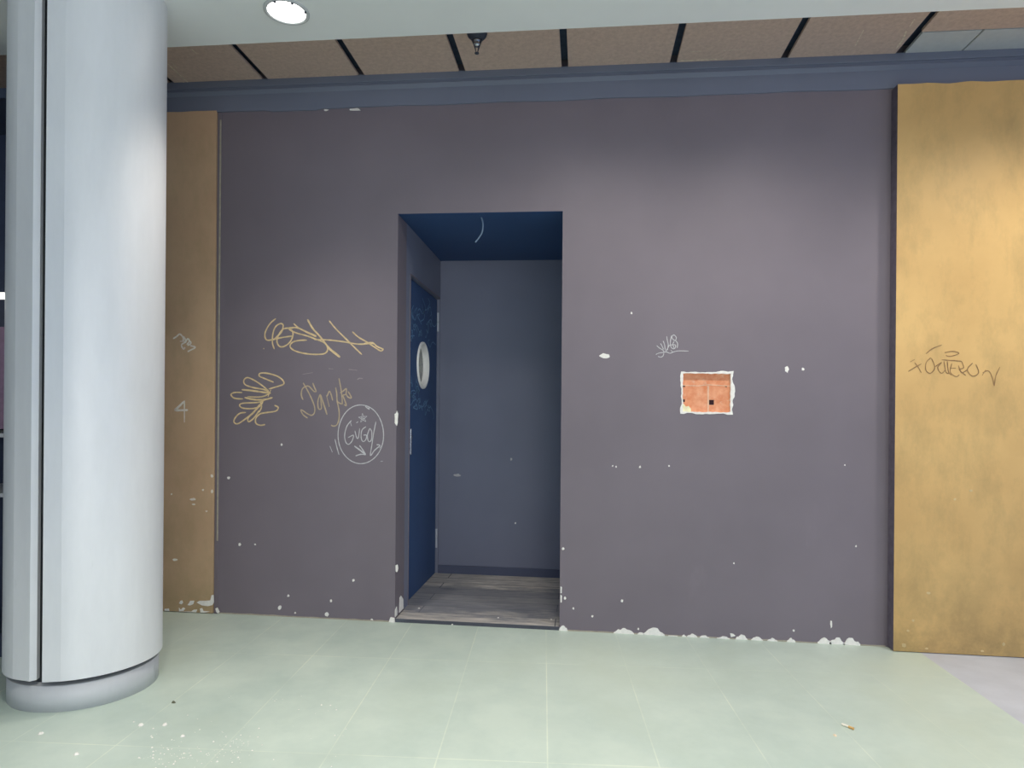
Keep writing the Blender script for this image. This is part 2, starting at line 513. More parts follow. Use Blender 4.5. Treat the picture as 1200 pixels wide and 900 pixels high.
# thin grey strip where the left board meets the plum wall
bm = bmesh.new(); box(bm, -2.262, -2.238, -0.006, 0.0, 0.0, 3.095)
struct(link('trim_4', bm, PURPLE))
bm = bmesh.new(); box(bm, -2.249, -2.240, -0.009, -0.006, 0.45, 3.05)
o = struct(link('trim_5', bm, GROUT))

# ------------------------------------------------------------------ ochre boards
def board(x0, x1, ztop, thick, label, seed, mat):
    bm = bmesh.new()
    n = 40
    top = []
    for i in range(n + 1):
        x = x1 + (x0 - x1) * i / n
        top.append((x, ztop + 0.007 * noise.noise(Vector((x * 9, seed, 0)))))
    prism(bm, [(x0, 0.004), (x1, 0.004)] + top, -thick, -0.0005)
    o = recentre(link('wall_board', bm, mat)); tag(o, label, 'board'); return o
lb = board(-2.95, -2.268, 3.105, 0.016, 'brown painted board left of the doorway, half hidden behind the round column', 1, BROWN)
RT_Y = 0.075
rb = board(Wp(1049.5, 430, -RT_Y)[0], 3.2, Wp(1051, 99, -RT_Y)[1], RT_Y, 'bright ochre painted board at the right end of the plum wall', 5, GOLD)
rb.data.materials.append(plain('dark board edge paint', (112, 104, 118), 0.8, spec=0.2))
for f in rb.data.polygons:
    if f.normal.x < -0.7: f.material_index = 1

# ------------------------------------------------------------------ column
CCX, CCY = -2.232, -1.107
RC, RB = 0.305, 0.290
col = thing('column', lv(CCX, CCY, 0), 'round column clad in silver metal sheets at the left of the passage', 'column')
bm = bmesh.new(); lathe(bm, [(RB, -0.01), (RB, 0.108), (0.255, 0.110)], CCX, CCY, 96)
core = link('base', bm, STEELB, col, False)
for f in core.data.polygons: f.use_smooth = abs(f.normal.z) < 0.5
bm = bmesh.new(); lathe(bm, [(0.252, 0.09), (0.252, 3.16)], CCX, CCY, 96)
link('core', bm, plain('dark grey column core', (70, 76, 80), 0.7), col, True)
AV = math.atan2(-DIST - CCY, 0 - CCX)         # direction from the axis to the viewer
def shell(a0, a1, f0, f1, zb):
    """sheet from angle a0 to a1 (degrees left of the viewer), flat lips up to f0 and from f1"""
    bm = bmesh.new()
    P = lambda a, r: (CCX + r * math.cos(AV - math.radians(a)), CCY + r * math.sin(AV - math.radians(a)))
    n = 64
    runs = [[a0, f0], [f0 + (f1 - f0) * i / n for i in range(n + 1)], [f1, a1]]
    zt = 3.16
    def strip(pts):
        for (ax, ay), (bx, by) in zip(pts, pts[1:]):
            pass
        vb = [bm.verts.new(Vector((x, y, zb + K * CCX))) for x, y in pts]
        vt = [bm.verts.new(Vector((x, y, zt + K * CCX))) for x, y in pts]
        for i in range(len(pts) - 1): bm.faces.new((vb[i], vb[i + 1], vt[i + 1], vt[i]))
    for run in runs: strip([P(a, RC) for a in run])
    allA = runs[0] + runs[1] + runs[2]
    inner = [P(a, RC - 0.014) for a in allA]
    strip(inner)
    # returned edges reach in to the core
    if a0 == 40:                               # a slanted fold that faces the passage
        strip([P(a0, RC), P(37.1, 0.285)]); strip([P(37.1, 0.285), P(38.5, 0.262)])
    else: strip([P(a0, RC), P(a0, 0.262)])
    strip([P(a1, RC), P(a1, 0.262)])
    ob = [P(a, RC) for a in allA]
    vo = [bm.verts.new(Vector((x, y, zb + K * CCX))) for x, y in ob]; vi = [bm.verts.new(Vector((x, y, zb + K * CCX))) for x, y in inner]
    for i in range(len(ob) - 1): bm.faces.new((vo[i], vo[i + 1], vi[i + 1], vi[i]))
    o = link('cladding_sheet', bm, STEEL, col, True)
    return o
o = shell(40, 213, 57, 196, 0.132); o['label'] = 'left cladding sheet with a bright folded edge'
o = shell(30, -137, 17, -120, 0.130); o['label'] = 'wide right cladding sheet'

# ------------------------------------------------------------------ fibre board ceiling panels
GX = [-1.947 - 0.607 * 2, -1.947 - 0.607, -1.947, -1.342, -0.730, -0.125, 0.490, 1.100, 1.708]
def panel(x0, x1, y0, y1, mat, name, label, cat, group, th=0.018):
    bm = bmesh.new(); box(bm, x0, x1, y0, y1, CEILZ, CEILZ + th, 0.003)
    o = recentre(link(name, bm, mat)); tag(o, label, cat, group); return o
gap = 0.019
lab = ['brown ceiling panel mostly hidden by the column top',
       'brown ceiling panel with pale scratches just right of the column head',
       'brown ceiling panel above the left part of the plum wall, second from the column',
       'brown ceiling panel directly left of the sprinkler head panel',
       'brown ceiling panel carrying the sprinkler head',
       'brown ceiling panel next right of the sprinkler head panel',
       'brown ceiling panel with white scrape lines above the brick hole',
       'brown ceiling panel with slanting pale streaks, left of the pale ceiling tiles']
# the panel that carries the sprinkler spans GX[4]..GX[5]
# dark shop wall far to the left, beyond the column
bm = bmesh.new(); box(bm, -4.3, -4.2, -8.5, 0.0, -0.05, 3.5)
struct(link('wall_left', bm, plain('dark shop wall', (84, 88, 98), 0.6)))
panel(GX[0] - 0.607 + gap, GX[0] - gap, SOFY, -0.004, PLY, 'ceiling_panel', 'brown ceiling panel at the far left, glimpsed left of the column', 'ceiling panel', 'brown ceiling panels above the wall')
panels = []
for i in range(8):
    o = panel(GX[i] + gap, GX[i + 1] - gap, SOFY - 0.05 + 0.05, -0.004, PLY, 'ceiling_panel', lab[i], 'ceiling panel', 'brown ceiling panels above the wall'); panels.append(o)
panel(GX[8] + gap, 3.0, SOFY, -0.235, PLY, 'ceiling_panel', 'narrow brown ceiling panel in front of the pale ceiling tiles', 'ceiling panel', 'brown ceiling panels above the wall')
panel(GX[8] + 0.030, 2.030, -0.226, -0.004, WTILE, 'ceiling_tile', 'pale grey ceiling tile next to the last dark gap', 'ceiling tile', 'pale ceiling tiles at the right')
panel(2.038, 2.60, -0.226, -0.004, WTILE, 'ceiling_tile', 'pale grey ceiling tile at the right edge of the ceiling', 'ceiling tile', 'pale ceiling tiles at the right')

# pale scrapes on the boards
def scrape(parent, strokes, width):
    bm = bmesh.new()
    for st in strokes:
        pts = [Fp(a, b, CEILZ) for a, b in st]
        ribbon(bm, pts, width, lambda a, b, l: lv(a, b, CEILZ - l), 0.0012)
    bm.transform(Matrix.Identity(4))
    return link('scrape_mark', bm, SCR, parent)
SCR = plain('pale scraped board', (216, 202, 180), 0.9, var=0.2, scale=60)
scrape(panels[6], [[(795,71),(812,70.5),(840,69)], [(808,60.5),(822,60)], [(848,59),(872,57.5)], [(838,69.5),(848,68)]], 0.010)
scrape(panels[7], [[(1050,57),(1058,46),(1062,36)], [(1072,22),(1066,31)], [(1002,54),(1012,35)], [(984,23),(988,22)]], 0.008)
scrape(panels[1], [[(224,57),(231,63)], [(214,96),(226,99)], [(268,96),(276,98)]], 0.010)
scrape(panels[0], [[(196,74),(210,87),(222,98)], [(200,72),(207,79)]], 0.008)

# ------------------------------------------------------------------ sprinkler, downlight, loose wire
SX, SY = -0.578, -0.42
sp = thing('sprinkler_head', lv(SX, SY, CEILZ), 'small fire sprinkler with dark cup hanging from the brown ceiling', 'sprinkler')
bm = bmesh.new(); lathe(bm, [(0.054, CEILZ), (0.054, CEILZ - 0.008), (0.050, CEILZ - 0.020), (0.034, CEILZ - 0.036), (0.022, CEILZ - 0.040)], SX, SY, 32)
link('escutcheon', bm, BLACKM, sp, True)
bm = bmesh.new(); lathe(bm, [(0.017, CEILZ - 0.036), (0.020, CEILZ - 0.042), (0.020, CEILZ - 0.052), (0.014, CEILZ - 0.055), (0.018, CEILZ - 0.060), (0.018, CEILZ - 0.070), (0.008, CEILZ - 0.078)], SX, SY, 16)
link('nozzle', bm, CHROME, sp, True)
for q in (-1, 1):
    bm = bmesh.new(); prism(bm, [(SX + q * 0.016, CEILZ - 0.038), (SX + q * 0.031, CEILZ - 0.038), (SX + q * 0.014, CEILZ - 0.080), (SX + q * 0.004, CEILZ - 0.110), (SX + q * 0.002, CEILZ - 0.110), (SX + q * 0.007, CEILZ - 0.080)], SY - 0.003, SY + 0.003)
    link('frame_arm', bm, BLACKM, sp)
bm = bmesh.new(); lathe(bm, [(0.005, CEILZ - 0.106), (0.012, CEILZ - 0.110), (0.012, CEILZ - 0.113), (0.002, CEILZ - 0.118)], SX, SY, 16)
link('deflector', bm, BLACKM, sp)

LX, LY = Fp(336, 13, SOFZ)
dl = thing('downlight', lv(LX, LY, SOFZ), 'round lit downlight recessed in the pale soffit', 'light')
bm = bmesh.new(); lathe(bm, [(0.104, SOFZ + 0.001), (0.104, SOFZ - 0.006), (0.098, SOFZ - 0.010), (0.088, SOFZ - 0.008), (0.086, SOFZ - 0.001)], LX, LY, 48, caps=False)
link('rim', bm, WTILE, dl, True)
glow = Mat('lit diffuser'); glow.b.inputs['Emission Color'].default_value = (1, 0.98, 0.95, 1); glow.b.inputs['Emission Strength'].default_value = 6
bm = bmesh.new(); lathe(bm, [(0.087, SOFZ - 0.0015), (0.087, SOFZ - 0.0035), (0.06, SOFZ - 0.005)], LX, LY, 48)
link('diffuser', bm, glow.m, dl)
for k in range(3):
    a = math.radians(-100 + 50 * k)
    bm = bmesh.new()
    lathe(bm, [(0.006, SOFZ - 0.002), (0.006, SOFZ - 0.014)], LX + 0.090 * math.cos(a), LY - 0.090 * abs(math.sin(a)) * 0 + 0.090 * math.sin(a), 10)
    link('clip', bm, BLACKM, dl)

def tube(bm, pts, r, n=8):
    pts = spline(pts, 6)
    rings = []
    for i, p in enumerate(pts):
        a = Vector(pts[max(0, i - 1)]); b = Vector(pts[min(len(pts) - 1, i + 1)])
        t = (b - a).normalized(); u = t.orthogonal().normalized(); v = t.cross(u)
        rings.append([bm.verts.new(Vector(p) + r * (math.cos(2 * math.pi * k / n) * u + math.sin(2 * math.pi * k / n) * v)) for k in range(n)])
    for a, b in zip(rings, rings[1:]):
        for k in range(n): bm.faces.new((a[k], a[(k + 1) % n], b[(k + 1) % n], b[k]))
    bm.faces.new(rings[0]); bm.faces.new(rings[-1])
bm = bmesh.new()
wy = 0.10
wpt = lambda px, py: lv(Wp(px, py, wy)[0], wy, Wp(px, py, wy)[1])
a = wpt(564, 254); top = Vector((a.x, wy, OZ1 + K * a.x + 0.002))
tube(bm, [tuple(top), tuple(wpt(566, 262)), tuple(wpt(565, 272)), tuple(wpt(561, 279)), tuple(wpt(557, 284))], 0.0045)
wirem = plain('grey blue cable sheath', (118, 138, 160), 0.5)
wire = recentre(link('loose_cable', bm, wirem)); tag(wire, 'short loose cable hanging from the head of the dark alcove', 'cable')

# ------------------------------------------------------------------ broken-out brick hole
bm = bmesh.new(); box(bm, NX0, NX1, 0.020, 0.05, NZ0, NZ1)
bk = link('brick_face', bm, BRICK, wall); bk['label'] = 'orange hollow brick exposed in the broken hole'
bm = bmesh.new()
jz = NZ1 - 0.072
prism(bm, [(NX0, jz), (NX0 + .09, jz - .004), (NX0 + .15, jz + .004), (NX1, jz - .003), (NX1, jz + .003), (NX0 + .15, jz + .009), (NX0 + .09, jz + .002), (NX0, jz + .005)], 0.0185, 0.0205)
prism(bm, [(0.704, NZ0), (0.714, NZ0), (0.713, jz), (0.703, jz)], 0.0185, 0.0205)
o = link('mortar_joint', bm, plain('brick mortar', (236, 190, 158), 0.9), bk); o['label'] = 'pale mortar lines between bricks'
hx, hz = Wp(833, 471.5, 0.020)
bm = bmesh.new()
for x, z, wd, ht in ((hx, hz, .034, .028), (NX0 + .012, NZ0 + .066, .012, .015), (NX0 + .012, NZ0 + .150, .012, .009), (NX1 - .024, NZ0 + .152, .010, .010)):
    box(bm, x - wd / 2, x + wd / 2, 0.0186, 0.0205, z - ht / 2, z + ht / 2, 0.0006)
o = link('brick_cavity', bm, plain('dark brick cavity', (52, 22, 26), 0.9), bk); o['label'] = 'small dark square hole in the brick'
# ragged plaster rim
bm = bmesh.new()
def wob(x, z, k): return k * noise.noise(Vector((x * 40, z * 40, 3.0)))
outer = []; inner = []
N = 28
def edge(p, q, n=N):
    return [(p[0] + (q[0] - p[0]) * i / n, p[1] + (q[1] - p[1]) * i / n) for i in range(n)]
lp = edge((NX0, NZ0), (NX1, NZ0)) + edge((NX1, NZ0), (NX1, NZ1)) + edge((NX1, NZ1), (NX0, NZ1)) + edge((NX0, NZ1), (NX0, NZ0))
mx, mz = (NX0 + NX1) / 2, (NZ0 + NZ1) / 2
for x, z in lp:
    dx = 1 if x > NX1 - 1e-6 else (-1 if x < NX0 + 1e-6 else 0)
    dz = 1 if z > NZ1 - 1e-6 else (-1 if z < NZ0 + 1e-6 else 0)
    t = 0.0075 + wob(x, z, 0.008)
    if dx == 1 and NZ0 + 0.06 < z < NZ1 - 0.05: t += 0.016 * math.sin(math.pi * (z - NZ0 - 0.06) / (NZ1 - NZ0 - 0.11))
    if dz == 1 and x > mx + 0.05: t += 0.004
    if dz == 1 and x < mx: t *= 0.7
    t = max(t, 0.003)
    outer.append((x + dx * t, z + dz * t)); inner.append((x - dx * (0.001 + abs(wob(x, z, 0.006))), z - dz * (0.001 + abs(wob(z, x, 0.006)))))
vo = [bm.verts.new(lv(x, -0.0025, z)) for x, z in outer]; vi = [bm.verts.new(lv(x, -0.0025, z)) for x, z in inner]
vb = [bm.verts.new(lv(x, 0.020, z)) for x, z in inner]; vw = [bm.verts.new(lv(x, 0.0, z)) for x, z in outer]
for i in range(len(lp)):
    j = (i + 1) % len(lp)
    bm.faces.new((vo[i], vo[j], vi[j], vi[i])); bm.faces.new((vi[i], vi[j], vb[j], vb[i])); bm.faces.new((vo[i], vo[j], vw[j], vw[i]))
o = link('plaster_rim', bm, PLASTER, wall); o['label'] = 'ragged white plaster edge of the brick hole'
bm = bmesh.new()
prism(bm, [(NX0, NZ0), (NX0 + .052, NZ0), (NX0 + .050, NZ0 + .020), (NX0 + .038, NZ0 + .036), (NX0 + .022, NZ0 + .032), (NX0 + .010, NZ0 + .048), (NX0, NZ0 + .052)], 0.008, 0.020)
o = link('plaster_lump', bm, plain('cream plaster', (250, 240, 200), 0.9), bk); o['label'] = 'cream plaster lump in the lower left corner'

# ------------------------------------------------------------------ writing on the wall
def tagmark(strokes, zx, zy, k, width, mat, parent, label, y=0.0, name='graffiti_tag', lift=0.0012):
    bm = bmesh.new()
    for s in strokes:
        wd = width
        if isinstance(s[0], (int, float)): wd = width * s[0]; s = s[1]
        pts = [Wp(zx + a / k, zy + b / k, y) for a, b in s]
        ribbon(bm, pts, wd, lambda a, b, l: lv(a, y - l, b), lift + random.uniform(0, 0.0006))
    o = link(name, bm, mat, parent); o['label'] = label
    return o

g1 = [[(380,140),(340,175),(310,225),(303,265),(320,292),(370,285),(430,272),(500,262)],
      [(370,355),(356,310),(360,245),(380,195),(415,175),(432,190),(420,235),(390,265),(362,292)],
      [(500,208),(435,212),(400,255),(388,300),(405,335),(440,335),(480,305),(500,260),(495,225),(470,212)],
      [(470,205),(530,205),(590,230),(665,262)],
      [(505,175),(540,205),(600,238),(665,268)],
      [(470,215),(520,240),(600,262),(660,285),(720,310),(745,350),(725,385),(660,392),(580,385),(510,365),(480,335),(500,305),(550,293),(600,292)],
      (1.3, [(603,145),(640,210),(690,265),(740,330),(780,370),(832,412)]), (1.6, [(745,345),(785,375),(832,412)]),
      [(650,288),(740,290),(850,302),(960,320),(1050,315),(1075,318)],
      [(755,155),(800,210),(870,280),(930,340),(985,393)],
      [(918,232),(960,270),(1020,305),(1080,345),(1120,368),(1137,352)],
      [(1000,315),(1060,310),(1090,335),(1135,355)], (1.5, [(293,350),(298,353)])]
tagmark(g1, 260, 350, 6, 0.0085, YELLOW, wall, 'gold looping scrawl with long slashes, upper left of the doorway')
g2 = [[(365,588),(310,565),(265,545),(270,525),(320,525),(390,545),(430,575),(435,600),(400,615),(330,635)],
      [(330,650),(290,615),(230,575),(180,555),(155,575),(165,605),(220,625),(300,640),(340,665)],
      (1.2, [(140,640),(200,645),(270,655),(345,665)]),
      [(145,660),(90,660),(65,675),(90,700),(150,705)], (1.2, [(160,695),(230,710),(300,710),(358,695)]),
      [(340,665),(280,690),(180,690)], [(345,640),(325,690)], (1.4, [(300,655),(345,665)]),
      [(300,715),(250,730),(150,735),(125,750),(150,770),(220,772),(270,755),(290,720)],
      [(275,745),(225,800),(185,840),(190,865),(225,840),(265,785)],
      [(170,800),(130,805),(100,830),(85,865),(110,880),(160,850),(220,800),(270,740)],
      [(370,750),(397,765),(380,790),(320,800),(270,810),(240,840),(240,875),(270,890),(305,885)],
      [(270,720),(280,760),(262,800)]]
tagmark(g2, 260, 350, 6, 0.0085, YELLOW, wall, 'gold star shaped scrawl of loops beside the left brown board')
g3 = [[(115,290),(100,250),(105,200),(130,175),(165,170),(210,215),(232,215)],
      [(115,140),(150,200),(190,280),(215,350),(215,400),(190,425),(150,410),(115,385),(95,380),(115,420),(155,450)],
      [(200,140),(215,180),(232,215)], [(265,240),(245,300),(250,365),(275,365),(272,300),(265,240)],
      (1.3, [(265,240),(300,340),(325,420)]), [(320,250),(345,350)], [(325,260),(345,215),(360,240),(375,295)],
      [(400,180),(410,230),(415,300),(440,320),(455,325)], [(430,100),(445,180),(455,250),(460,330)],
      [(410,290),(430,380),(430,460),(410,510),(380,520),(360,510)],
      [(440,230),(470,210),(495,190),(490,240),(465,250),(480,290),(495,340),(475,330)],
      [(490,230),(510,265),(540,270),(510,215)]]
tagmark(g3, 340, 430, 7.5, 0.0075, plain('faded gold marker ink', (192, 172, 142), 0.6), wall, 'faded gold handwritten name between the scrawls and the circled tag')
tagmark([[(110,65),(200,50)], [(340,15),(380,18)], [(515,22),(590,30)], [(590,112),(610,100),(640,103)]], 340, 430, 7.5, 0.006,
        plain('faint dusty mark', (158, 148, 148), 0.8), wall, 'faint short marks above the gold handwriting', name='scuff_mark')
cx, cy, rx, ry = 622, 592, 200, 258
circ = [[(cx + rx * math.cos(math.radians(t)) * (1 + .01 * math.sin(3 * math.radians(t))), cy + ry * math.sin(math.radians(t))) for t in range(-80, 285, 12)]]
star = []
for k in range(5):
    a0 = math.radians(-90 + 144 * k - 6); a1 = math.radians(-90 + 144 * (k + 1) - 6)
    star.append((0.9, [(640 + 40 * math.cos(a0), 450 + 42 * math.sin(a0)), (640 + 40 * math.cos(a1), 450 + 42 * math.sin(a1))]))
g4 = circ + star + [(1.6, [(632,448),(650,456)]),
      [(540,470),(500,520),(480,600),(490,660),(515,680),(545,650),(557,600),(510,622)], [(528,475),(540,520)],
      [(570,560),(585,620),(600,622),(612,540)], (1.3, [(583,492),(598,480)]),
      [(668,525),(632,555),(625,620),(640,655),(665,640),(672,600),(645,600)],
      [(700,540),(680,600),(690,655),(715,640),(718,570),(700,540)],
      [(755,480),(735,580),(720,680),(706,780),(740,735),(790,690),(760,683)], [(800,695),(785,715)],
      (1.5, [(565,695),(620,735),(665,772)]), (1.3, [(610,690),(640,730),(665,772)]), (1.2, [(665,772),(620,768),(575,782)]),
      [(395,635),(410,700),(430,772)], [(350,695),(372,750)], [(795,830),(815,828)], [(660,345),(695,372),(690,350)]]
tagmark(g4, 340, 430, 7.5, 0.0055, WHITEI, wall, 'white circled tag with a star and arrow, left of the doorway')
g5 = [[(390,500),(460,560),(540,610),(565,655)], [(480,450),(510,500),(550,590)], [(540,390),(575,480),(590,610)],
      [(625,280),(640,380),(660,480),(640,610)], [(740,260),(715,380),(715,500),(760,570),(820,560),(832,490),(770,480),(715,490)],
      [(740,300),(790,250),(850,310),(825,380),(770,350),(740,300)], [(830,380),(880,450),(870,560)], [(800,400),(770,470),(800,560)],
      [(370,710),(430,680),(520,662),(620,650),(700,680),(780,650),(900,625),(1140,630)],
      [(560,670),(540,740),(490,770),(420,755)], [(720,600),(760,650)], [(690,480),(650,560),(600,640)]]
tagmark(g5, 750, 380, 20, 0.0042, WHITEI, wall, 'small white fan shaped tag above the brick hole')
g6 = [[(230,370),(270,345),(310,315),(350,360),(345,400)], [(350,340),(380,400),(330,440),(350,490),(370,470)], [(370,420),(400,370),(420,400),(390,440)],
      [(410,380),(440,420),(400,450)], [(430,450),(490,470),(440,500),(400,522)], [(310,400),(370,400)]]
tagmark(g6, 180, 360, 10, 0.010, PINKI, lb, 'small pale scratched tag on the left brown board', y=-0.016)
tagmark([[(865,80),(835,110),(820,122),(850,123),(882,122)], [(865,78),(865,180)]], 0, 450, 4, 0.013, PINKI, lb, 'pale chalk numeral 4 on the left brown board', y=-0.016)
g7 = [[(385,512),(430,485),(478,458)], [(430,448),(460,490),(477,522)], [(398,445),(430,428)],
      [(545,415),(512,448),(508,500),(540,525),(572,485),(548,418)], [(575,478),(620,448),(592,485),(618,525),(648,500)],
      [(636,440),(650,515),(672,525)], [(660,440),(668,515),(692,537)], [(692,455),(680,515),(720,548),(745,535)], [(684,490),(720,488)],
      [(620,430),(700,435),(762,440)], [(738,470),(760,520),(800,500)], [(760,440),(775,485),(745,500),(790,540)],
      [(838,452),(800,500),(838,545),(880,520),(860,460)], [(908,522),(950,508),(978,560),(990,612),(1000,545),(1030,480)],
      [(905,540),(930,500)], [(510,388),(555,352),(622,325)], [(640,380),(700,370),(742,385),(685,405),(650,400)]]
tagmark(g7, 1000, 350, 6, 0.0048, BROWNI, rb, 'brown handwritten tag on the right ochre board', y=-RT_Y)

# ------------------------------------------------------------------ chipped plaster
def blob(px, py, rw, rh, mat, parent, name='paint_chip', label=None, y=0.0, th=0.0015, n=10, bmx=None):
    bm = bmx or bmesh.new()
    pts = []
    for i in range(n):
        a = 2 * math.pi * i / n
        k = 0.75 + 0.5 * random.random()
        pts.append(Wp(px + rw * k * math.cos(a), py + rh * k * math.sin(a), y))
    prism(bm, pts, y - th, y)
    if bmx is None:
        o = link(name, bm, mat, parent)
        if label: o['label'] = label
        return o
blob(709, 417, 6, 2.8, PLASTER, wall, label='white chip in the paint right of the doorway')
blob(922, 433, 2.4, 3.6, PLASTER, wall, label='white chip in the paint right of the brick hole')
blob(941, 432.5, 1.6, 2.0, PLASTER, wall, label='smaller white chip in the paint right of the brick hole')
blob(974, 731, 1.0, 5.0, PLASTER, wall, label='narrow upright white chip low on the wall')
blob(416, 128.5, 7, 1.5, PLASTER, bnd, y=-0.010); blob(382, 129, 3, 1.0, PLASTER, bnd, y=-0.010)
blob(464.5, 490.5, 2.2, 8, PLASTER, wall, label='white chip on the left edge of the doorway')
blob(465.0, 666, 1.4, 5, PLASTER, wall)
blob(536, 557, 4, 1.8, WHITEI, wab, y=DEPTH, label='pale chip on the alcove back wall')
blob(599, 538, 1.2, 1.6, WHITEI, wab, y=DEPTH)
bm = bmesh.new()
for px, py, r in ((740,367,1.2),(722,547,1),(750,547,1.2),(784,546,1),(718,546,.8),(330,521,1.3),(268,560,1.6),(281,638,1.5),(299,638,1),(328,712,2),(338,698,1.3),(383,720,2),(388,704,1.3),
                  (414,680,1.4),(436,727,1.6),(346,718,1),(662,701,1.5),(729,704,1.5),(672,713,1.1),(694,722,1.2),(930,739,1.2),(660,643,1.4),(748,737,1),(1003,640,.9),(990,545,.8),(860,660,.8),(604,613,.8)):
    blob(px, py, r, r * 1.2, PLASTER, wall, bmx=bm)
o = link('paint_speck', bm, PLASTER, wall); o['kind'] = 'stuff'; o['label'] = 'tiny pale specks scattered over the plum wall'
bm = bmesh.new()
for px, py, rw, rh in ((248.5,558,1.6,2),(248.5,576,1.4,2.2),(226,585,3.5,1.4),(227,591,2,.9),(238,574,1.2,1.2),(205,656,3,1.3),(242,599,1.2,1),(201,579,1,1)):
    blob(px, py, rw, rh, PINKI, lb, bmx=bm, y=-0.016)
o = link('paint_speck', bm, PINKI, lb); o['kind'] = 'stuff'
bm = bmesh.new()
for px, py, rw, rh in ((1088,695,2.2,1.5),(1070,727,1.4,1.4),(1064,739,1.6,1.4),(1059,756,2.4,2.4),(1086,760,2.2,1.2),(1176,755,1.8,2),(1151,763,2.2,1.2),(1138,575,2,1.2),(1119,585,1.5,1.5)):
    blob(px, py, rw, rh, PLASTER, rb, bmx=bm, y=-RT_Y)
o = link('paint_speck', bm, plain('pale paint speck', (214, 190, 140), 0.9), rb); o['kind'] = 'stuff'

# plaster showing along the foot of the wall: ragged humps standing on the floor line
def hump(x0, x1, ytop, parent, y=0.0, th=0.004, mat=PLASTER, peak=0.5):
    xm = x0 + (x1 - x0) * peak
    n = 9
    base = [Wp(x0, 740, y)[0], Wp(x1, 740, y)[0]]
    zt = Wp(xm, ytop, y)[1]
    top = []
    for i in range(n + 1):
        t = i / n
        env = min(1, 3.2 * min(t, 1 - t) + 0.12) ** 0.7
        env *= 0.55 + 0.45 * random.random() if abs(t - peak) > 0.12 else 1
        top.append((base[1] + (base[0] - base[1]) * t, max(0.004, zt * env)))
    bm = bmesh.new()
    prism(bm, [(base[0], 0.0005), (base[1], 0.0005)] + top, y - th, y)
    return link('plaster_chip', bm, mat, parent)
for x0, x1, yt in ((719,743,736),(747,755,741),(754,779,735.5),(783,794,744.5),(799,804,743.5),(805,817,742.5),(820,831,744.5),(840,855,745.5),
                   (862,876,743.5),(880,894,746),(899,911,747.5),(922,932,747.5),(958,974,747),(972,990,747),(988,1008,747.5),(655,665,733)):
    hump(x0, x1, yt, wall)
bm = bmesh.new(); prism(bm, [Wp(855.5, 742), Wp(859, 742.5), Wp(862, 745), Wp(856.5, 746.5)], -0.003, 0); link('plaster_chip', bm, PLASTER, wall)
# thin plaster seam along the foot of the wall
bm = bmesh.new()
for xa, xb in ((-2.24, OX0), (OX1, 1.675)):
    n = 60; top = []
    for i in range(n + 1):
        x = xb + (xa - xb) * i / n
        top.append((x, 0.006 + 0.006 * abs(noise.noise(Vector((x * 12, 2, 0))))))
    prism(bm, [(xa, 0.0005), (xb, 0.0005)] + top, -0.003, 0)
o = link('plaster_seam', bm, GROUT, wall); o['label'] = 'dusty plaster line along the foot of the wall'
# broken plaster at the left foot of the doorway
bm = bmesh.new(); prism(bm, [Wp(456, 728.5), Wp(463, 729), Wp(462.5, 724), Wp(458, 723)], -0.012, 0); link('plaster_chip', bm, PLASTER, wall)
bm = bmesh.new()
j3 = lambda a, b: Vector((OX0 + 0.002, a, b + K * OX0))
for poly in ([(0.0, 0.03), (0.0, 0.075), (0.035, 0.085), (0.05, 0.05), (0.045, 0.03)], [(0.09, 0.03), (0.1, 0.12), (0.13, 0.125), (0.18, 0.09), (0.19, 0.03)]):
    a = [bm.verts.new(j3(y, z)) for y, z in poly]; b = [bm.verts.new(j3(y, z) - Vector((0.002, 0, 0))) for y, z in poly]
    bm.faces.new(a); bm.faces.new(b[::-1])
    for i in range(len(poly)): bm.faces.new((a[i], a[(i + 1) % len(poly)], b[(i + 1) % len(poly)], b[i]))
link('plaster_chip', bm, PLASTER, wall)
bm = bmesh.new()
for py0, py1 in ((687, 695), (697, 706)): prism(bm, [Wp(656.8, py0), Wp(658.6, py0 + 1), Wp(658.3, py1), Wp(656.8, py1)], -0.002, 0)
link('plaster_chip', bm, PLASTER, wall)
# left brown board foot
Z = lambda a, b: Wp(180 + a / 10, 640 + b / 10, -0.016)
for poly in ([(300,670),(315,640),(335,635),(345,660),(330,682)], [(398,690),(420,660),(430,640),(478,640),(465,680),(430,695)],
             [(505,660),(540,640),(600,640),(665,635),(680,575),(705,570),(708,660),(690,690),(640,703),(570,695)],
             [(300,765),(298,720),(320,745),(345,718),(372,730),(350,760)], [(345,798),(370,765),(440,765),(470,745),(512,742),(500,800)],
             [(550,800),(545,730),(570,725),(585,760),(660,765),(600,800)], [(725,730),(750,718),(775,770),(755,788),(735,770)], [(130,735),(180,730),(185,765),(165,792),(130,790)], [(270,800),(285,770),(295,805)]):
    bm = bmesh.new(); pts = [Z(*p) for p in poly]; pts = [(x, max(z, 0.005)) for x, z in pts]
    prism(bm, pts, -0.018, -0.016); link('plaster_chip', bm, PLASTER, lb)

# ------------------------------------------------------------------ litter on the floor
def litter(px, py, r, h, mat, name, label, cat, group=None, n=8, stretch=1.0):
    x, y = Fp(px, py)
    bm = bmesh.new()
    pts = [(x + r * stretch * (0.7 + 0.5 * random.random()) * math.cos(2 * math.pi * i / n), y + r * (0.7 + 0.5 * random.random()) * math.sin(2 * math.pi * i / n)) for i in range(n)]
    a = [bm.verts.new(lv(u, v, 0.0003)) for u, v in pts]
    b = [bm.verts.new(lv(x + (u - x) * 0.6, y + (v - y) * 0.6, h * (0.7 + 0.5 * random.random()))) for u, v in pts]
    bm.faces.new(a[::-1]); bm.faces.new(b)
    for i in range(n): bm.faces.new((a[i], a[(i + 1) % n], b[(i + 1) % n], b[i]))
    o = recentre(link(name, bm, mat)); tag(o, label, cat, group); return o
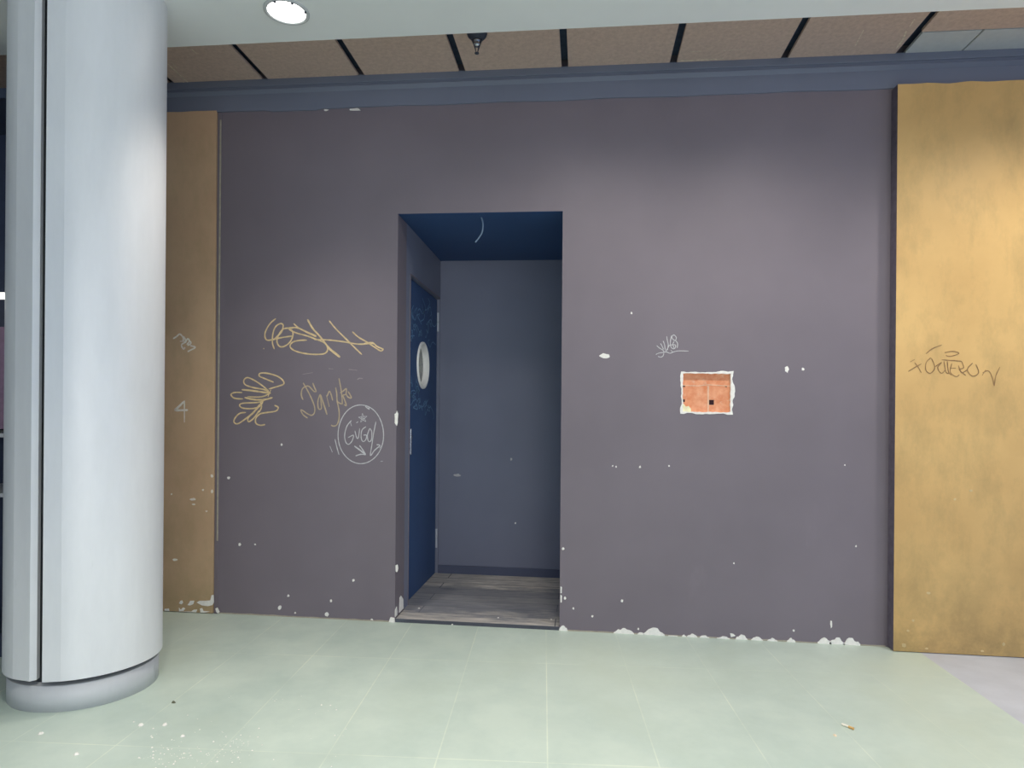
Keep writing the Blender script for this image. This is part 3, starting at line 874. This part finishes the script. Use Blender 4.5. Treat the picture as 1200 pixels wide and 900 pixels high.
# cigarette end
bx, by = Fp(994.5, 853); ex, ey = Fp(1000.5, 855.5); sx, sy = Fp(986.5, 850)
cig = thing('cigarette_butt', lv(bx, by, 0), 'stubbed cigarette end on the green floor near the right board', 'cigarette butt')
cigw = plain('cigarette paper', (240, 234, 218), 0.8); cigf = plain('cork filter paper', (222, 176, 110), 0.8)
bm = bmesh.new(); tube(bm, [tuple(lv(sx, sy, 0.005)), tuple(lv((sx + bx) / 2, (sy + by) / 2, 0.0052)), tuple(lv(bx, by, 0.005))], 0.0045, 10); link('paper', bm, cigw, cig)
bm = bmesh.new(); tube(bm, [tuple(lv(bx, by, 0.005)), tuple(lv((ex + bx) / 2, (ey + by) / 2, 0.005)), tuple(lv(ex, ey, 0.005))], 0.0047, 10); o = link('filter', bm, cigf, cig); o['label'] = 'orange filter'
litter(978.5, 862, 0.009, 0.004, plain('cream crumb', (250, 226, 196), 0.9), 'crumb', 'cream crumb on the floor beside the cigarette end', 'crumb')
litter(203.5, 823.5, 0.010, 0.006, plain('dark grit', (96, 98, 80), 0.9), 'pebble', 'dark pebble on a floor joint right of the column base', 'pebble')
litter(165, 850, 0.010, 0.006, PLASTER, 'plaster_crumb', 'white plaster crumb just left of the one below the dark pebble', 'plaster crumb', 'white plaster crumbs on the floor')
litter(193, 849.5, 0.011, 0.006, PLASTER, 'plaster_crumb', 'white plaster crumb just below the dark pebble', 'plaster crumb', 'white plaster crumbs on the floor')
litter(214, 863, 0.009, 0.005, PLASTER, 'plaster_crumb', 'white plaster crumb at the upper edge of the dust patch', 'plaster crumb', 'white plaster crumbs on the floor')
litter(48, 860, 0.010, 0.006, PLASTER, 'plaster_crumb', 'white plaster crumb in front of the left side of the column', 'plaster crumb', 'white plaster crumbs on the floor')
litter(90, 884, 0.010, 0.006, PLASTER, 'plaster_crumb', 'white plaster crumb nearest the bottom left corner of the floor', 'plaster crumb', 'white plaster crumbs on the floor')
bm = bmesh.new()
for k in range(170):
    if k < 60: px, py = random.gauss(275, 14), random.gauss(873, 9)
    elif k < 130: px, py = random.gauss(205, 30), random.gauss(886, 9)
    else: px, py = random.uniform(150, 420), random.uniform(815, 899)
    x, y = Fp(px, py); r = random.choice([0.0015, 0.002, 0.002, 0.003, 0.0042])
    n = 5; ph = random.random() * 6
    a = [bm.verts.new(lv(x + r * math.cos(ph + 2 * math.pi * i / n), y + r * math.sin(ph + 2 * math.pi * i / n), 0.0002)) for i in range(n)]
    t = bm.verts.new(lv(x, y, r * 0.8))
    for i in range(n): bm.faces.new((a[i], a[(i + 1) % n], t))
o = recentre(link('plaster_dust', bm, PLASTER)); tag(o, 'fine white plaster grit scattered on the floor right of the column', 'plaster dust'); o['kind'] = 'stuff'
bm = bmesh.new()
for px, py in ((530,732),(584,724),(646,726),(491,713)):
    x, y = Fp(px, py, 0.022); r = 0.008
    n = 6
    a = [bm.verts.new(lv(x + r * (0.6 + .6 * random.random()) * math.cos(2 * math.pi * i / n), y + r * math.sin(2 * math.pi * i / n), 0.0222)) for i in range(n)]
    t = bm.verts.new(lv(x, y, 0.027))
    for i in range(n): bm.faces.new((a[i], a[(i + 1) % n], t))
o = recentre(link('plaster_grit', bm, PLASTER)); tag(o, 'few pale bits of plaster lying on the alcove planks', 'plaster grit'); o['kind'] = 'stuff'

# ------------------------------------------------------------------ dark cabinet glimpsed left of the column
cab = thing('display_cabinet', lv(-3.3, -0.62, 0), 'dark display cabinet with a lit strip, glimpsed left of the column', 'cabinet')
X0, X1, Y0, Y1 = -3.9, -2.80, -0.86, -0.42
bm = bmesh.new()
box(bm, X0, X1, Y1 - 0.03, Y1, 0.0, 2.85); box(bm, X0, X0 + 0.04, Y0, Y1 - 0.03, 0, 2.85); box(bm, X1 - 0.03, X1, Y0, Y1 - 0.03, 0, 2.85)
box(bm, X0 + .04, X1 - .03, Y0, Y1 - 0.03, 2.80, 2.85); box(bm, X0 + .04, X1 - .03, Y0, Y1 - 0.03, 0, 0.12)
link('carcass', bm, plain('dark slate laminate', (52, 60, 80), 0.5), cab)
bm = bmesh.new(); box(bm, X0 + .04, X1 - .03, Y0 + 0.05, Y0 + 0.08, 1.14, 1.66, 0.002); box(bm, X0 + .04, X1 - .03, Y0 + 0.047, Y0 + 0.05, 1.545, 1.555)
link('panel', bm, plain('mauve panel', (150, 120, 140), 0.5), cab)
for z in (1.10, 0.80):
    bm = bmesh.new(); box(bm, X0 + .04, X1 - .03, Y0, Y1 - 0.03, z, z + 0.02, 0.002); link('shelf', bm, WHITEI, cab)
tl = Mat('lit strip lamp'); tl.b.inputs['Emission Color'].default_value = (1, 0.97, 0.9, 1); tl.b.inputs['Emission Strength'].default_value = 3
bm = bmesh.new(); box(bm, X0 + .06, X1 - .035, Y0 + 0.02, Y0 + 0.05, 1.80, 1.83, 0.004); link('lamp_strip', bm, tl.m, cab)

for o in list(COL.objects):
    if '_org' in o: del o['_org']
